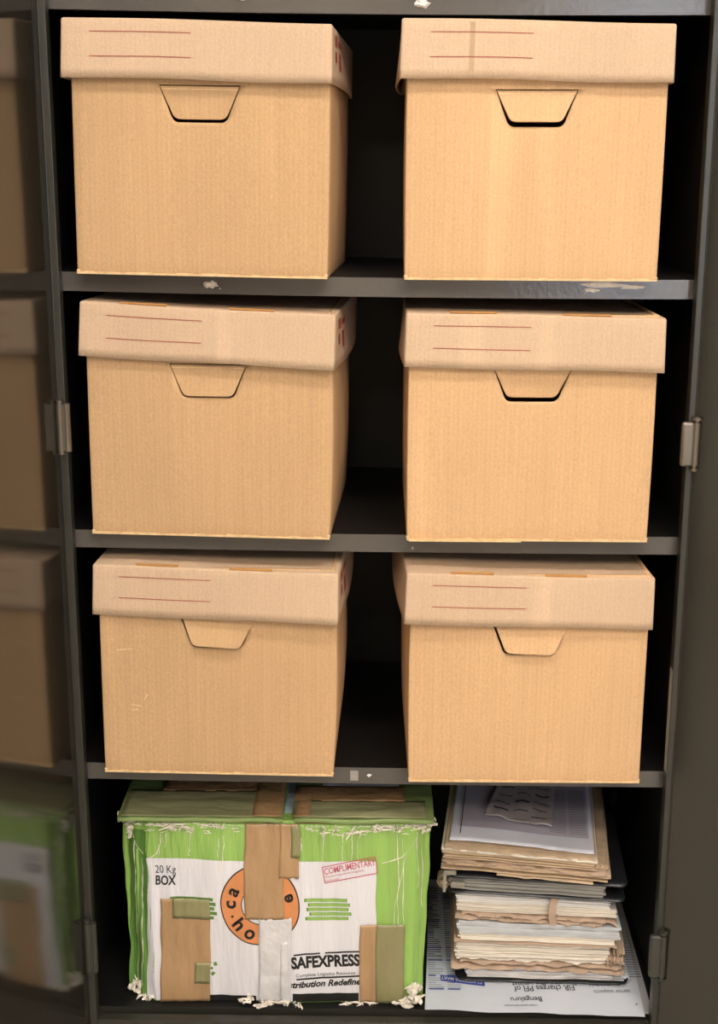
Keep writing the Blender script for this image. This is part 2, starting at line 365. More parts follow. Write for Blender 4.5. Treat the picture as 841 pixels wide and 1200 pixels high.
LDX = {'11': -.0067, '12': -.0065, '21': -.0100, '22': -.0025, '31': -.0040, '32': -.0080}
def archive_box(key, bx, by, th, tl, lth, ltl, dh, row, flap, label, body_m, seed, bulge, slots, extras=()):
    gap = {'11': .0025, '12': .0045, '22': .0035}.get(key, .0008)
    rnd = random.Random(seed)
    zc = shelf_z(row, bx)
    t = thing('archive_box', label, 'cardboard box', (bx, by, zc+.0006), (0, -tl, th), 'lidded kraft archive boxes')
    bl, br, bf = bulge            # side bulges (left, right) and front bulge at mid height
    ph = rnd.uniform(0, 6)
    def D(p):
        x, y, z = p
        v = max(0, min(1, z/.31)); u = x/(BW/2)
        arch = math.sin(PI*v**.9) if 0 < v < 1 else 0
        dd = math.sin(PI*max(0, min(1, y/BD)))
        fr = max(0, 1-y/.03) if y < .03 else 0
        k = abs(u)
        x2 = x + (br if u > 0 else -bl)*arch*k**3*(.35+.65*dd)
        y2 = y - bf*arch*max(0, 1-u*u)*fr + .0012*fr*math.sin(7*u+ph)*arch
        y2 += .0008*fr*math.sin(23*x/.1+ph)*arch
        return (x2, y2, z)
    bm = bmesh.new(); gridbox(bm, -BW/2, BW/2, 0, BD, 0, HB-.004, 20, 10, 18, skip='U')
    sharp_bevel(bm, .0022, 2); body = link('body', bm, [body_m, EDGEC], t, True)
    md = body.modifiers.new('s', 'SOLIDIFY'); md.thickness = .0042; md.offset = -1; md.use_even_offset = True
    # hand hole cut right through the front wall
    cb = bmesh.new(); P = trap()
    fr = [cb.verts.new((x, -.02, z)) for x, z in P]; bk = [cb.verts.new((x, .015, z)) for x, z in P]
    cb.faces.new(fr); cb.faces.new(bk[::-1])
    for i in range(len(P)):
        j = (i+1) % len(P); cb.faces.new((fr[i], bk[i], bk[j], fr[j]))
    bmesh.ops.recalc_face_normals(cb, faces=cb.faces)
    cut = link('cut', cb, EDGEC, t)
    bo = body.modifiers.new('b', 'BOOLEAN'); bo.operation = 'DIFFERENCE'; bo.object = cut; bo.solver = 'EXACT'
    bake(body); cm = cut.data; bpy.data.objects.remove(cut); bpy.data.meshes.remove(cm)
    for v in body.data.vertices: v.co = Vector(D(v.co))
    # raised bottom seam / frayed lower edge
    bm = bmesh.new(); n = 30
    for i in range(n):
        a, b = -BW/2+BW*i/n, -BW/2+BW*(i+1)/n
        h = .0032+rnd.uniform(-.0008, .0008)
        gridbox(bm, a, b, -.0016, .0006, .0002, h)
    for x in (-BW/2, BW/2):
        bmesh.ops.create_icosphere(bm, subdivisions=2, radius=.0026, matrix=Matrix.Translation((x*.99, .001, .0042)) @ Matrix.Diagonal((1.1, .8, .9, 1)))
    link('bottom_seam', bm, EDGEC, t)
    # flap hinged at the hole's top edge
    P = trap(-.0016)
    P = [(x, z+(gap if z < HTOP-.01 else 0)) for x, z in P]
    bm = bmesh.new(); thk = .0038
    def fl(x, z, y): return (x, y - .0*z, z-HTOP)
    a = [bm.verts.new(fl(x, z, -.0004)) for x, z in P]; b = [bm.verts.new(fl(x, z, thk)) for x, z in P]
    bm.faces.new(a[::-1]); bm.faces.new(b)
    for i in range(len(P)):
        j = (i+1) % len(P); f = bm.faces.new((a[i], a[j], b[j], b[i])); f.material_index = 1
    bmesh.ops.recalc_face_normals(bm, faces=bm.faces)
    # crease groove under the hinge line
    V, Fc = rect2d(-HOT/2*.93, -.0058, HOT/2*.93, -.0044); put(bm, V, Fc, lambda x, z: (x, -.0008, z), 1)
    fy = D((0, 0, HTOP))[1]
    ang, roll = flap
    fo = link('handle_flap', bm, [body_m, EDGEC], t, loc=(.0018 if key[0] == '3' else 0, fy+.0001, HTOP), rot=(math.radians(-ang), math.radians(roll), 0))
    # ---- lid
    dep = BD+2*LOV
    def DL(p):
        x, y, z = p
        v = max(0, min(1, (HB-z)/HL)); u = x/(LW/2); fr = max(0, 1-(y+LOV)/.02) if y < .02 else 0
        d = (y+LOV)/dep
        x2 = x+math.copysign(1, u)*abs(u)**4*(.0012*v+.006*math.sin(PI*max(0, min(1, d)))*v)
        y2 = y-fr*(.0055*v+.0015*math.sin(3*u+ph)*v)
        z2 = z
        z2 += -.0030*math.cos(u*PI/2)*(1-v)*math.sin(PI*min(1, max(0, d))) + .0010*math.sin(4.3*u+ph)*(v) - .0008*math.sin(3*u+ph*2)*(1-v)
        return (x2, y2, z2)
    bm = bmesh.new(); gridbox(bm, -LW/2, LW/2, -LOV, BD+LOV, HB-HL, HB, 22, 12, 6, skip='D')
    sharp_bevel(bm, .0030, 3); deform(bm, DL)
    lid = link('lid', bm, [LID, EDGEC, RED, STAIN, SLIT], t, True)
    md = lid.modifiers.new('s', 'SOLIDIFY'); md.thickness = .0026; md.offset = -1; md.material_offset_rim = 1
    bake(lid)
    bm = bmesh.new(); bm.from_mesh(lid.data)
    fy0 = -LOV-.0005
    def onf(x, z): return DL((x, fy0, z))
    for z, a, b in ((HB-.0165, -.136, -.006), (HB-.0465, -.136, -.006)):     # two ruled lines
        V, Fc = rect2d(a, z-.0005, b, z+.0005, 16, 1); put(bm, V, Fc, onf, 2)
    # print along the right-hand flange of the lid
    def ons(y, z): q = DL((LW/2+.0005, y, z)); return q
    for s0, s1, z0, z1 in ((.030, .062, -.010, -.024), (.030, .050, -.030, -.044), (.075, .10, -.030, -.052), (.075, .12, -.014, -.022)):
        V, Fc = rect2d(s0, HB+z1, s1, HB+z0, 4, 2); put(bm, V, Fc, ons, 2)
    def ont(x, y): q = DL((x, y, HB+.0006)); return q
    for (a, b) in slots:                                                       # locking tabs pushed up through the top edge
        V, Fc = rect2d(a, -LOV+.0008, b, -LOV+.0070, 6, 1); put(bm, V, Fc, ont, 4)
    if 'strip' in extras:
        V, Fc = rect2d(-.0865, HB-.066, -.080, HB-.004, 1, 8); put(bm, V, Fc, lambda x, z: DL((x, fy0+.0002, z)), 3)
    bm.to_mesh(lid.data); bm.free()
    lid.rotation_euler = (0, -ltl, lth); lid.location = (LDX[key], 0, dh)
    if slots:
        for (a, b) in slots:
            bm = bmesh.new(); gridbox(bm, a, b, -.0016, .0016, -.0006, .0018, 4, 1, 1); sharp_bevel(bm, .0004, 1)
            q = DL(((a+b)/2, -LOV+.003, HB)); o = link('locking_tab', bm, SLIT, lid, loc=(0, q[1], q[2]+.0008))
    if 'liner' in extras:                                                       # loose bottom flap sliding out below
        bm = bmesh.new(); gridbox(bm, -BW/2+.003, -.008, -.006, .06, -.0002, .0012); o = link('bottom_flap', bm, EDGEC, t)
    if 'scuffs' in extras:
        bm = bmesh.new()
        for x, z, L_, a in ((-.133, .190, .022, 5), (-.118, .105, .014, -8), (-.104, .118, .010, 60), (-.12, .098, .01, 10)):
            V, Fc = rect2d(-L_/2, -.0006, L_/2, .0006, 3, 1); ca, sa = math.cos(math.radians(a)), math.sin(math.radians(a))
            put(bm, V, Fc, lambda p, q: (lambda r: (r[0], r[1]-.0005, r[2]))(D((x+p*ca-q*sa, 0, z+p*sa+q*ca))))
        link('scuff', bm, mat('pale_scuff', (228, 200, 160), .8), t)
    for c in [c for c in t.children if c.name.startswith('scuff')]: merge(c, body)
    return t

kbox = [
 ('11', -.2326, -.0100, -.0421, -.0155, -.0058, -.0120, .0029, 1, (-6, 0), 'kraft archive box on the upper shelf, left side, hand flap nearly flush', BODY, 11, (.002, .004, .001), ()),
 ('12', .2031, -.0043, -.0112, -.0028, -.0044, -.0172, .0080, 1, (9, 0), 'kraft archive box on the upper shelf, right side, brown tape mark across its lid', BODY_W, 12, (.002, .001, .001), (), ('strip',)),
 ('21', -.2310, .0017, -.0390, -.0102, -.0210, -.0338, .0005, 2, (5, 0), 'kraft archive box on the middle shelf, left side, skewed lid and vertical creases', BODY, 21, (.001, .010, .002), ((-.118, -.055), (.03, .09))),
 ('22', .2100, -.0019, .0005, -.0025, -.0084, -.0127, -.0038, 2, (-9, 0), 'kraft archive box on the middle shelf, right side, loose cardboard edge sticking out below', BODY_W, 22, (.003, .004, .002), ((-.115, -.052), (.035, .1)), ('liner',)),
 ('31', -.2269, -.0036, -.0073, -.0102, -.0316, -.0107, -.0037, 3, (15, 3), 'kraft archive box directly above the green carton, scuffed front', BODY, 31, (.001, .012, .002), ((-.112, -.052), (.02, .08)), ('scuffs',)),
 ('32', .2163, -.0152, .0127, -.0036, .0221, -.0206, -.0039, 3, (12, 2), 'kraft archive box directly above the stack of old papers, two tan tabs on lid', BODY_W, 32, (.006, .001, .001), ((-.112, -.052), (.02, .078))),
]
# the scan of the shelves sits one level up: row index -> shelf carrying it
for k in kbox:
    key, bx, by, th, tl, lth, ltl, dh, row, flap, label, bmt, seed, bul, slots = k[:15]
    archive_box(key, bx, by, th, tl, lth, ltl, dh, row, flap, label, bmt, seed, bul, slots, k[15] if len(k) > 15 else ())

# ------------------------------------------------------------ green produce carton
GREEN = mat('green_print', (148, 188, 96), .25, bump=.004, bscale=34, var=.10, vscale=14, stretch=(3, 3, .35))
GREEND = mat('dark_green_print_and_shade', (98, 140, 66), .25, bump=.004, bscale=34, var=.16, vscale=14, stretch=(3, 3, .35))
WHITEP = mat('white_print', (226, 225, 232), .3, bump=.0026, bscale=34, var=.04, vscale=14, stretch=(3, 3, .35))
BLACKP = mat('black_print', (24, 24, 24), .5, var=.2, vscale=60)
ORANGE = mat('orange_print', (216, 142, 90), .5, var=.06, vscale=50)
STAMP = mat('magenta_stamp', (196, 84, 104), .6)
TAPE = mat('brown_packing_tape', (176, 142, 104), .2, bump=.004, bscale=24, var=.08, vscale=18, stretch=(2, 2, .6))
TAPEG = mat('tape_over_green', (142, 138, 98), .2, bump=.004, bscale=22, var=.10, vscale=18, stretch=(2, 2, .6))
TAPET = mat('tape_top', (148, 148, 112), .2, bump=.004, bscale=18, var=.14, vscale=12, stretch=(.6, 2, 1))
CLEAR = mat('clear_packing_tape', (214, 213, 217), .16, bump=.004, bscale=46, var=.10, vscale=30)
TORN = mat('torn_paper_pulp', (232, 224, 212), .85, bump=.003, bscale=160, var=.14, vscale=90)
KRAFTI = mat('carton_inner_kraft', (178, 138, 98), .8, var=.1, vscale=30)

GW, GH, GD = .459, .308, .40
gx0, gy0 = -.3815, .0440
car = thing('produce_carton', 'battered green and white carton sealed with brown tape on the cupboard floor', 'cardboard box', (gx0, gy0, .1206))
def G(p):
    """crushed carton surface; p in carton coordinates, x 0..GW, y 0..GD, z 0..GH"""
    x, y, z = p
    v = z/GH; e = min(x, GW-x)
    left = x < GW/2
    cw = (.040 if left else .030)
    fr = max(0, 1-y/.05) if y < .05 else 0
    if e < cw:
        k = (cw-e)/cw
        y2 = y + fr*(k*cw*.62 + .0035*math.sin(e/.0042)*(.4+k))
    else: y2 = y
    am = math.sin(PI*min(1, max(0, v)))
    y2 -= fr*(.006*am*math.sin(PI*x/GW) + .0016*math.sin(31*x+4*v)+.0012*noise.noise(Vector((x*22, v*5, 3.1))))
    y2 -= fr*.0016*noise.noise(Vector((x*60, v*3, 7.7)))
    x2 = x + (v-.0)*(-.006 if left else .010)*abs(2*x/GW-1) + .003*noise.noise(Vector((y*20, z*18, x*3)))
    z2 = z + v*(.004*noise.noise(Vector((x*9, y*9, 1.3))))
    return (x2, y2, z2)
bm = bmesh.new(); gridbox(bm, 0, GW, 0, GD, 0, GH, 92, 20, 24)
for f in bm.faces:
    c = f.calc_center_median(); n = f.normal
    f.normal_update(); n = f.normal
    if n.z > .5 or n.z < -.5: f.material_index = 2
    elif n.y < -.5: f.material_index = 0
    else: f.material_index = 1
deform(bm, G)

def A(px, py):
    """artwork position on the carton front (u, v) in metres from its lower left corner"""
    yt, yb = 967., 1174.5
    v = (yb-py)/(yb-yt)
    xl = 152+(137-152)*v; xr = 495+(505-495)*v
    return (px-xl)/(xr-xl)*GW, v*GH*.995
def onG(off):
    return lambda u, v: (lambda q: (q[0], q[1]-off, q[2]))(G((u, 0, v)))
def art(px0, py0, px1, py1, mi, off, nx=None, ny=None):
    nx = nx or max(1, int(abs(px1-px0)/3.2)); ny = ny or max(1, int(abs(py1-py0)/6))
    V, Fc = rect2d(px0, py1, px1, py0, nx, ny)
    f = onG(off); put(bm, V, Fc, lambda x, y: f(*A(x, y)), mi)
def arttext(s, px, py, size, mi, off, rot=0, sx=1., bold=0., shear=0., align='LEFT'):
    V, Fc = text2d(s, size, bold, sx, shear, align); f = onG(off); c, sn = math.cos(rot), math.sin(rot)
    put(bm, V, Fc, lambda x, y: f(*A(px+x*c-y*sn, py-(x*sn+y*c))), mi)
def artring(cx, cy, r0, r1, mi, off, a0=0, a1=2*PI, n=64, nr=3):
    V = []; Fc = []
    for i in range(n+1):
        a = a0+(a1-a0)*i/n
        for j in range(nr+1):
            r = r0+(r1-r0)*j/nr; V.append((cx+r*math.cos(a), cy+r*math.sin(a)))
    for i in range(n):
        for j in range(nr):
            k = i*(nr+1)+j; Fc.append((k, k+1, k+nr+2, k+nr+1))
    f = onG(off); put(bm, V, Fc, lambda x, y: f(*A(x, y)), mi)
# 0 green 1 dark green 2 kraft 3 white 4 black 5 orange 6 stamp
art(171, 1008, 440, 1173, 3, .0008)
art(148, 978, 162, 1174, 1, .0006); art(160, 978, 172, 1174, 1, .0006)  # left chamfer's shade put in as a darker green
art(158, 1000, 161, 1172, 0, .0009, 1)
art(343, 1163, 420, 1173, 4, .0012); art(230, 1167, 300, 1174, 4, .0012)
# green stroke bundles
for k in range(5):
    y = 1051+k*5.3; dx = (0, 4, 2, 5, 0)[k]
    art(202+dx-3, y, 250+(0, 3, 1, 4, 0)[k], y+3.9, 1, .0011, ny=1)
    art(358+dx-1, y-1, 407+(0, 3, 1, 4, 0)[k], y+2.9, 1, .0011, ny=1)
    art(359+dx, y-.7, 406+(0, 3, 1, 4, 0)[k], y+2.6, 0, .0014, ny=1)
# ring logo
artring(305, 1058, 21, 46.5, 4, .0011); artring(305, 1058, 22, 45, 5, .0014)
def ringtext(s, a_deg, r, size):
    for ch, a in zip(s, a_deg):
        t = math.radians(a)     # screen angle: 0 right, 90 down
        x, y = 305+r*math.cos(t), 1058+r*math.sin(t)
        arttext(ch, x, y, size, 4, .0018, rot=ROT(a), bold=.03, align='CENTER')
ROT = lambda a: -math.radians(a+90)                # letters with feet towards the centre
ringtext('ca', (181, 207), 28.5, 22)
artring(272, 1071, 0, 1.6, 4, .0018, n=10, nr=1)
ROT = lambda a: -math.radians(a-90)                # letters with feet towards the rim
ringtext('ho', (139, 111), 40.5, 23); ringtext('se', (52, -14), 40, 20)
# emblem
for k in range(12): artring(240, 1133, 6+(k % 2)*4, 9+(k % 2)*5, 1, .0012, k*PI/6, k*PI/6+.38, 3, 1)
artring(240, 1133, 2, 4, 1, .0012, n=16)
arttext('20 Kg', 181, 1024.5, 12.5, 4, .0014, sx=.85, bold=.0); arttext('BOX', 181, 1037.5, 14.5, 4, .0014, sx=.80, bold=.025)
# stamp
r_ = math.radians(9)
def stamp_line(x0, y0, x1, y1):
    n = 10; V = []; Fc = []
    dx, dy = x1-x0, y1-y0; L_ = math.hypot(dx, dy); nx_, ny_ = -dy/L_*.5, dx/L_*.5
    for i in range(n+1):
        t = i/n; V += [(x0+dx*t+nx_, y0+dy*t+ny_), (x0+dx*t-nx_, y0+dy*t-ny_)]
    for i in range(n): Fc.append((2*i, 2*i+1, 2*i+3, 2*i+2))
    f = onG(.0016); put(bm, V, Fc, lambda x, y: f(*A(x, y)), 6)
cs = [(378, 1014), (439.5, 1003), (442, 1021), (381, 1032)]
for i in range(4): stamp_line(*cs[i], *cs[(i+1) % 4])
arttext('COMPLIMENTARY', 380.5, 1022.5, 10.2, 6, .0016, rot=math.radians(10), sx=.73, bold=.008)
arttext('This box is free with the consignment', 381.5, 1026.5, 3.6, 6, .0016, rot=math.radians(10), sx=.82)
arttext('not for resale', 382, 1030.5, 3.2, 6, .0016, rot=math.radians(10), sx=.9)
# courier print
arttext('SAFEXPRESS', 341, 1132, 19, 4, .0014, rot=math.radians(2), sx=.80, bold=.04)
arttext('Complete Logistics Resource', 346, 1142.5, 5.4, 4, .0014, rot=math.radians(2), sx=1.1)
arttext('Distribution Redefined', 327, 1156.5, 10.5, 4, .0014, rot=math.radians(2.5), sx=1.04, bold=.035, shear=.3)
for x0, y0, x1, y1, w_ in ((344, 1116, 375, 1114.5, 1.8), (381, 1114.2, 424, 1112.2, 1.8), (347, 1145.5, 426, 1142, 2.), (426, 1112.5, 427, 1142, 1.4)):
    n = 8; V = []; Fc = []; dx, dy = x1-x0, y1-y0; L_ = math.hypot(dx, dy); nx_, ny_ = -dy/L_*w_/2, dx/L_*w_/2
    for i in range(n+1):
        t = i/n; V += [(x0+dx*t+nx_, y0+dy*t+ny_), (x0+dx*t-nx_, y0+dy*t-ny_)]
    for i in range(n): Fc.append((2*i, 2*i+1, 2*i+3, 2*i+2))
    f = onG(.0014); put(bm, V, Fc, lambda x, y: f(*A(x, y)), 4)
bmesh.ops.recalc_face_normals(bm, faces=[f for f in bm.faces])
cbody = link('body', bm, [GREEN, GREEND, KRAFTI, WHITEP, BLACKP, ORANGE, STAMP], car, True)

# fine white crease lines and worn edges on the front
rnd = random.Random(5)
bm = bmesh.new(); f9 = onG(.0013)
def wear(pts, w0):
    V = []; Fc = []
    for i, (x, y) in enumerate(pts):
        a = pts[max(0, i-1)]; b = pts[min(len(pts)-1, i+1)]; L_ = math.hypot(b[0]-a[0], b[1]-a[1]) or 1
        nx_, ny_ = -(b[1]-a[1])/L_, (b[0]-a[0])/L_; ww = w0*rnd.uniform(.2, 1)
        V += [(x+nx_*ww, y+ny_*ww), (x-nx_*ww, y-ny_*ww)]
    for i in range(len(pts)-1): Fc.append((2*i, 2*i+1, 2*i+3, 2*i+2))
    put(bm, V, Fc, lambda x, y: f9(*A(x, y)))
for x in (186, 193, 222, 256, 262, 378, 401, 412, 419, 466, 472, 489, 494):
    y0 = rnd.uniform(974, 984); y1 = y0+rnd.uniform(12, 40)*(3 if x > 460 else 1)
    wear([(x+rnd.uniform(-.7, .7), y0+(y1-y0)*k/10) for k in range(11)], .55)
wear([(155+k*.15+rnd.uniform(-.4, .4), 990+k*6) for k in range(30)], .7)
wear([(165+rnd.uniform(-.4, .4), 1010+k*6) for k in range(26)], .6)
wear([(152, 984), (158, 996), (166, 1004), (176, 1008), (184, 1002), (189, 985)], .6)
wear([(352+rnd.uniform(-1, 1), 982+k*2.6) for k in range(7)], 1.8)
wear([(447, 1010), (458, 1008), (470, 1004), (480, 996), (490, 984)], .6)
wear([(476, 1000), (468, 1030), (462, 1060), (461, 1090)], .6)
for k in range(60):
    x = rnd.uniform(165, 280) if k % 2 else rnd.uniform(355, 485); y = rnd.uniform(968, 979); wear([(x+q*2, y+rnd.uniform(-.8, .8)) for q in range(5)], .8)
merge(link('scuff', bm, TORN, car), cbody)

# tapes on the front
def tape(px0, py0, px1, py1, m, off, wob=1.2, name='packing_tape', lab=None):
    bm = bmesh.new(); nx = max(3, int(abs(px1-px0)/3)); ny = max(4, int(abs(py1-py0)/4))
    V, Fc = rect2d(px0, py1, px1, py0, nx, ny); f = onG(off)
    def q(x, y):
        e = .0016*noise.noise(Vector((x*.16, y*.03, px0)))+.0008*noise.noise(Vector((x*.5+y*.1, y*.07, px1)))
        if abs(y-py1) < .1 or abs(y-py0) < .1: y += wob*noise.noise(Vector((x*.3, y, 1)))
        a = f(*A(x, y)); return (a[0], a[1]-abs(e), a[2])
    put(bm, V, Fc, q); bmesh.ops.recalc_face_normals(bm, faces=bm.faces)
    if bm.faces[:] and sum(f.normal.y for f in bm.faces) > 0: bmesh.ops.reverse_faces(bm, faces=bm.faces)
    o = link(name, bm, m, car, True)
    md = o.modifiers.new('s', 'SOLIDIFY'); md.thickness = .0003; md.offset = 0
    if lab: o['label'] = lab
    return o
tape(188, 1053, 246, 1174, TAPE, .0026, lab='brown tape strip, lower left')
tape(202, 1052, 246, 1075, TAPEG, .0040, lab='brown tape over green print'); tape(228, 1127, 246, 1152, TAPEG, .0040)
tape(303, 1072, 341, 1174, CLEAR, .0022, 3, lab='wrinkled clear tape strip')
tape(328, 1100, 338, 1172, CLEAR, .0030, 2)
tape(287, 966, 333, 1073, TAPE, .0026, 2, lab='brown tape strip down the centre'); tape(328, 966, 351, 1026, TAPE, .0038, 2)
tape(421, 1080, 440, 1174, TAPE, .0020); tape(440, 1080, 474, 1174, TAPEG, .0020, lab='brown tape over green print')
tape(341, 968, 352, 1003, TAPEG, .0046)

# top flaps with tape over them; gap between them shows the inner flap
GREENT = mat('taped_green_print', (134, 156, 96), .22, bump=.004, bscale=24, var=.14, vscale=14, stretch=(.6, 2, 1))
def topflap(x0, x1, name, seed, m):
    bm = bmesh.new(); gridbox(bm, x0, x1, -.008, GD*.98, GH-.001, GH+.0055, 26, 22, 2)
    sharp_bevel(bm, .0015, 2)
    def q(p):
        x, y, z = p; k = noise.noise(Vector((x*16, y*12, seed)))
        fr = max(0, 1-y/.05)
        g = G((x, max(y, .06), z)); end = abs((x-(x0+x1)/2)/((x1-x0)/2))
        return (g[0], y+.002*noise.noise(Vector((x*40, seed, 0)))+.012*fr*max(0, end-.9)*10*0.5, GH*1.012+(z-GH)+.0025*k+.006*fr*0-.003*max(0, end-.85)/.15*fr)
    deform(bm, q); return link(name, bm, m, car, True)
topflap(-.002, .243, 'top_flap', 2.2, [GREENT]); topflap(.256, GW+.002, 'top_flap', 5.2, [GREENT])
bm = bmesh.new(); gridbox(bm, .238, .262, .002, GD*.9, GH-.0005, GH+.003, 3, 10, 1)
link('inner_flap', bm, mat('blue_white_print', (170, 190, 200), .5, var=.25, vscale=60), car)
bm = bmesh.new(); gridbox(bm, .240, .262, -.0015, .022, GH-.001, GH+.004, 3, 3, 1); link('inner_flap_edge', bm, GREEN, car)
def toptape(x0, x1, y0, y1, m, h, seed, lab=None):
    bm = bmesh.new(); V, Fc = rect2d(x0, y0, x1, y1, max(3, int((x1-x0)/.008)), max(3, int((y1-y0)/.006)))
    put(bm, V, Fc, lambda x, y: (x, y, GH*1.012+.0058+h+.0026*abs(noise.noise(Vector((x*26, y*40, seed))))))
    o = link('packing_tape', bm, m, car, True); md = o.modifiers.new('s', 'SOLIDIFY'); md.thickness = .0003
    if lab: o['label'] = lab
    return o
toptape(-.001, .200, -.0065, .082, TAPET, .0020, 1, 'brown tape along the top edge'); toptape(.197, .242, -.006, .17, TAPE, .0026, 2)
toptape(.050, .242, .080, .125, TAPE, .0020, 3); toptape(.258, GW+.001, -.0065, .050, TAPET, .0020, 4); toptape(.258, GW-.03, .048, .10, TAPE, .0026, 5)
toptape(.262, .285, -.006, .1, TAPE, .003, 6)
bm = bmesh.new(); V, Fc = rect2d(.07, .108, .20, .122, 12, 2); put(bm, V, Fc, lambda x, y: (x, y, GH*1.012+.0112)); tag(link('paper_label', bm, WHITEP, car), 'white paper label under the tape'); bm = bmesh.new(); V, Fc = rect2d(.30, .095, .42, .125, 12, 2); put(bm, V, Fc, lambda x, y: (x, y, GH*1.012+.0112))
tag(link('paper_label', bm, WHITEP, car), 'white paper label under the tape')
bm = bmesh.new()
bm = bmesh.new()
for k, c in enumerate('1001 20 08'):
    V, Fc = text2d(c, .020, .02); put(bm, V, Fc, lambda x, y: (.42-.011*k-x, .118-y, GH*1.012+.0117))
link('stencilled_number', bm, BLACKP, car)

def crumple(px, py, w, h, d, seed, name='torn_edge', y=None, z=None):
    """lump of torn, folded paper pulp"""
    rn = random.Random(seed); bm = bmesh.new()
    u, v = A(px, py); c = Vector(G((min(max(u, 0), GW), 0, v)))
    if u < 0: c.x += u
    if u > GW: c.x += u-GW
    for k in range(12):
        o = Vector((rn.uniform(-w, w)*.42, rn.uniform(-d, .2*d), rn.uniform(-h, h)*.42))
        M = Matrix.Translation(c+o) @ Matrix.Rotation(rn.uniform(0, 3), 4, Vector((rn.random(), rn.random(), rn.random()))) @ Matrix.Diagonal((w*rn.uniform(.10, .30), d*.16, h*rn.uniform(.08, .34), 1))
        r = bmesh.ops.create_icosphere(bm, subdivisions=2, radius=1, matrix=M)
        for vv in r['verts']:
            vv.co += Vector((noise.noise(vv.co*190), noise.noise(vv.co*230+Vector((9, 0, 0))), noise.noise(vv.co*210+Vector((0, 7, 0)))))*min(w, h)*.34
    return link(name, bm, TORN, car)
for k in range(9):
    crumple(rnd.uniform(350, 490) if k % 2 else rnd.uniform(150, 285), 969, .030, .003, .006, 40+k)
crumple(143, 971, .026, .020, .014, 1); crumple(149, 981, .012, .020, .010, 2)
crumple(496, 973, .026, .014, .012, 3); crumple(507, 970, .014, .012, .012, 4)
crumple(157, 1166, .020, .026, .014, 5); crumple(172, 1172, .030, .008, .010, 6)
crumple(290, 1168, .034, .010, .012, 7); crumple(318, 1172, .05, .012, .012, 8); crumple(345, 1175, .03, .006, .010, 9)
crumple(484, 1160, .030, .030, .016, 10); crumple(470, 1172, .034, .012, .012, 11); crumple(420, 1175, .05, .005, .01, 12)
crumple(455, 971, .05, .006, .008, 13); crumple(210, 972, .06, .004, .008, 14); crumple(400, 973, .07, .004, .008, 15)

# ------------------------------------------------------------ newspaper under the papers
NEWS = mat('newsprint', (206, 212, 224), .6, bump=.0006, bscale=30, var=.06, vscale=12)
NEWSB = mat('newsprint_back', (176, 176, 180), .7, bump=.0006, bscale=30, var=.08, vscale=12)
INK = mat('newspaper_ink', (58, 62, 74), .8)
BLUEP = mat('newspaper_blue', (54, 70, 150), .7)
GREYP = mat('newspaper_photo_ink', (96, 98, 106), .8, var=.3, vscale=150)
NX0, NX1, NY0, NY1 = .080, .418, .010, .42
def nz(x, y, k=0):
    z = .1222+.0012*abs(noise.noise(Vector((x*14, y*11, 2+k))))+k*.0016
    if y < .03: z += .0
    return z
def newsheet(x0, x1, y0, y1, k, m, skew=0.):
    bm = bmesh.new(); V, Fc = rect2d(0, 0, 1, 1, 34, 40)
    def f(u, v):
        x = x0+(x1-x0)*u+skew*v; y = y0+(y1-y0)*v+.004*noise.noise(Vector((u*5, k, 0)))*(1-v)-.012*u*(1-v)
        return (x, y, nz(x, y, k))
    put(bm, V, Fc, f); return bm
npt = thing('newspaper', 'bluish newspaper spread upside down under the stack of papers', 'newspaper', (0, 0, 0))
bm = newsheet(NX0, NX1, .022, NY1, 1, NEWS, .022)
pg = link('page', bm, NEWS, npt, True)
bm = newsheet(NX0+.006, NX1+.014, .032, NY1, 0, NEWSB, .01); link('page', bm, NEWSB, npt, True)
def NP(px, py): return .079+(px-497)*.00131, .029+(1183-py)*.00235
def onN(x, y): return (x, y, nz(x, y, 1)+.0006)
bm = bmesh.new()
def ntext(s, px_right, py, size, mi, sx=1, bold=0., rot=0):
    V, Fc = text2d(s, size, bold, sx); x0, y0 = NP(px_right, py)
    c, sn = math.cos(rot), math.sin(rot)
    put(bm, V, Fc, lambda x, y: onN(x0-(x*c-y*sn), y0-(x*sn+y*c)), mi)
tl_ = math.radians(3)
ntext('FIR charges PFI of', 681, 1156.5, .0215, 0, .62, .012, tl_); ntext('of waging war against', 690, 1150.5, .0215, 0, .60, .012, tl_)
ntext('Bengaluru', 639, 1170.5, .0175, 0, .72, .012, tl_); ntext('TIMES NEWS NETWORK', 632, 1178.5, .006, 0, .8, 0, tl_)
ntext('terror suspects', 747, 1161, .015, 0, .62, 0, tl_); ntext('in the state held', 745, 1153, .015, 0, .62, 0, tl_)
# blue banner
x0, y0 = NP(519, 1146)
V, Fc = rect2d(0, 0, .070, .017, 10, 3); put(bm, V, Fc, lambda x, y: (lambda q: (q[0], q[1], q[2]+.0002))(onN(x0+x, y0-y-x*.20)), 1)
V, Fc = text2d('CLASSIFIEDS MART', .0125, .01, .62); put(bm, V, Fc, lambda x, y: (lambda q: (q[0], q[1], q[2]+.0006))(onN(x0+.066-x, y0-.004-y-(.066-x)*.20)), 2)
rn = random.Random(3)
for cx in range(2):                                           # narrow columns left of the stack
    for k in range(52):
        y = .075+k*.0062; xa = .088+cx*.030+.004*(y-.06)/.3; L_ = rn.choice((.022, .024, .020, .012))
        mi = 1 if k % 13 in (0, 6) else (3 if k % 3 else 0)
        V, Fc = rect2d(xa, y, xa+L_, y+(.0036 if mi == 1 else .0026 if k > 14 else .0012), 3, 1); put(bm, V, Fc, onN, mi)
for k in range(34):
    y = .115+k*.007; V, Fc = rect2d(.412, y, .432, y+.0018, 2, 1); put(bm, V, Fc, onN, 3)
V, Fc = rect2d(.409, .040, .412, .043); put(bm, V, Fc, onN, 0)
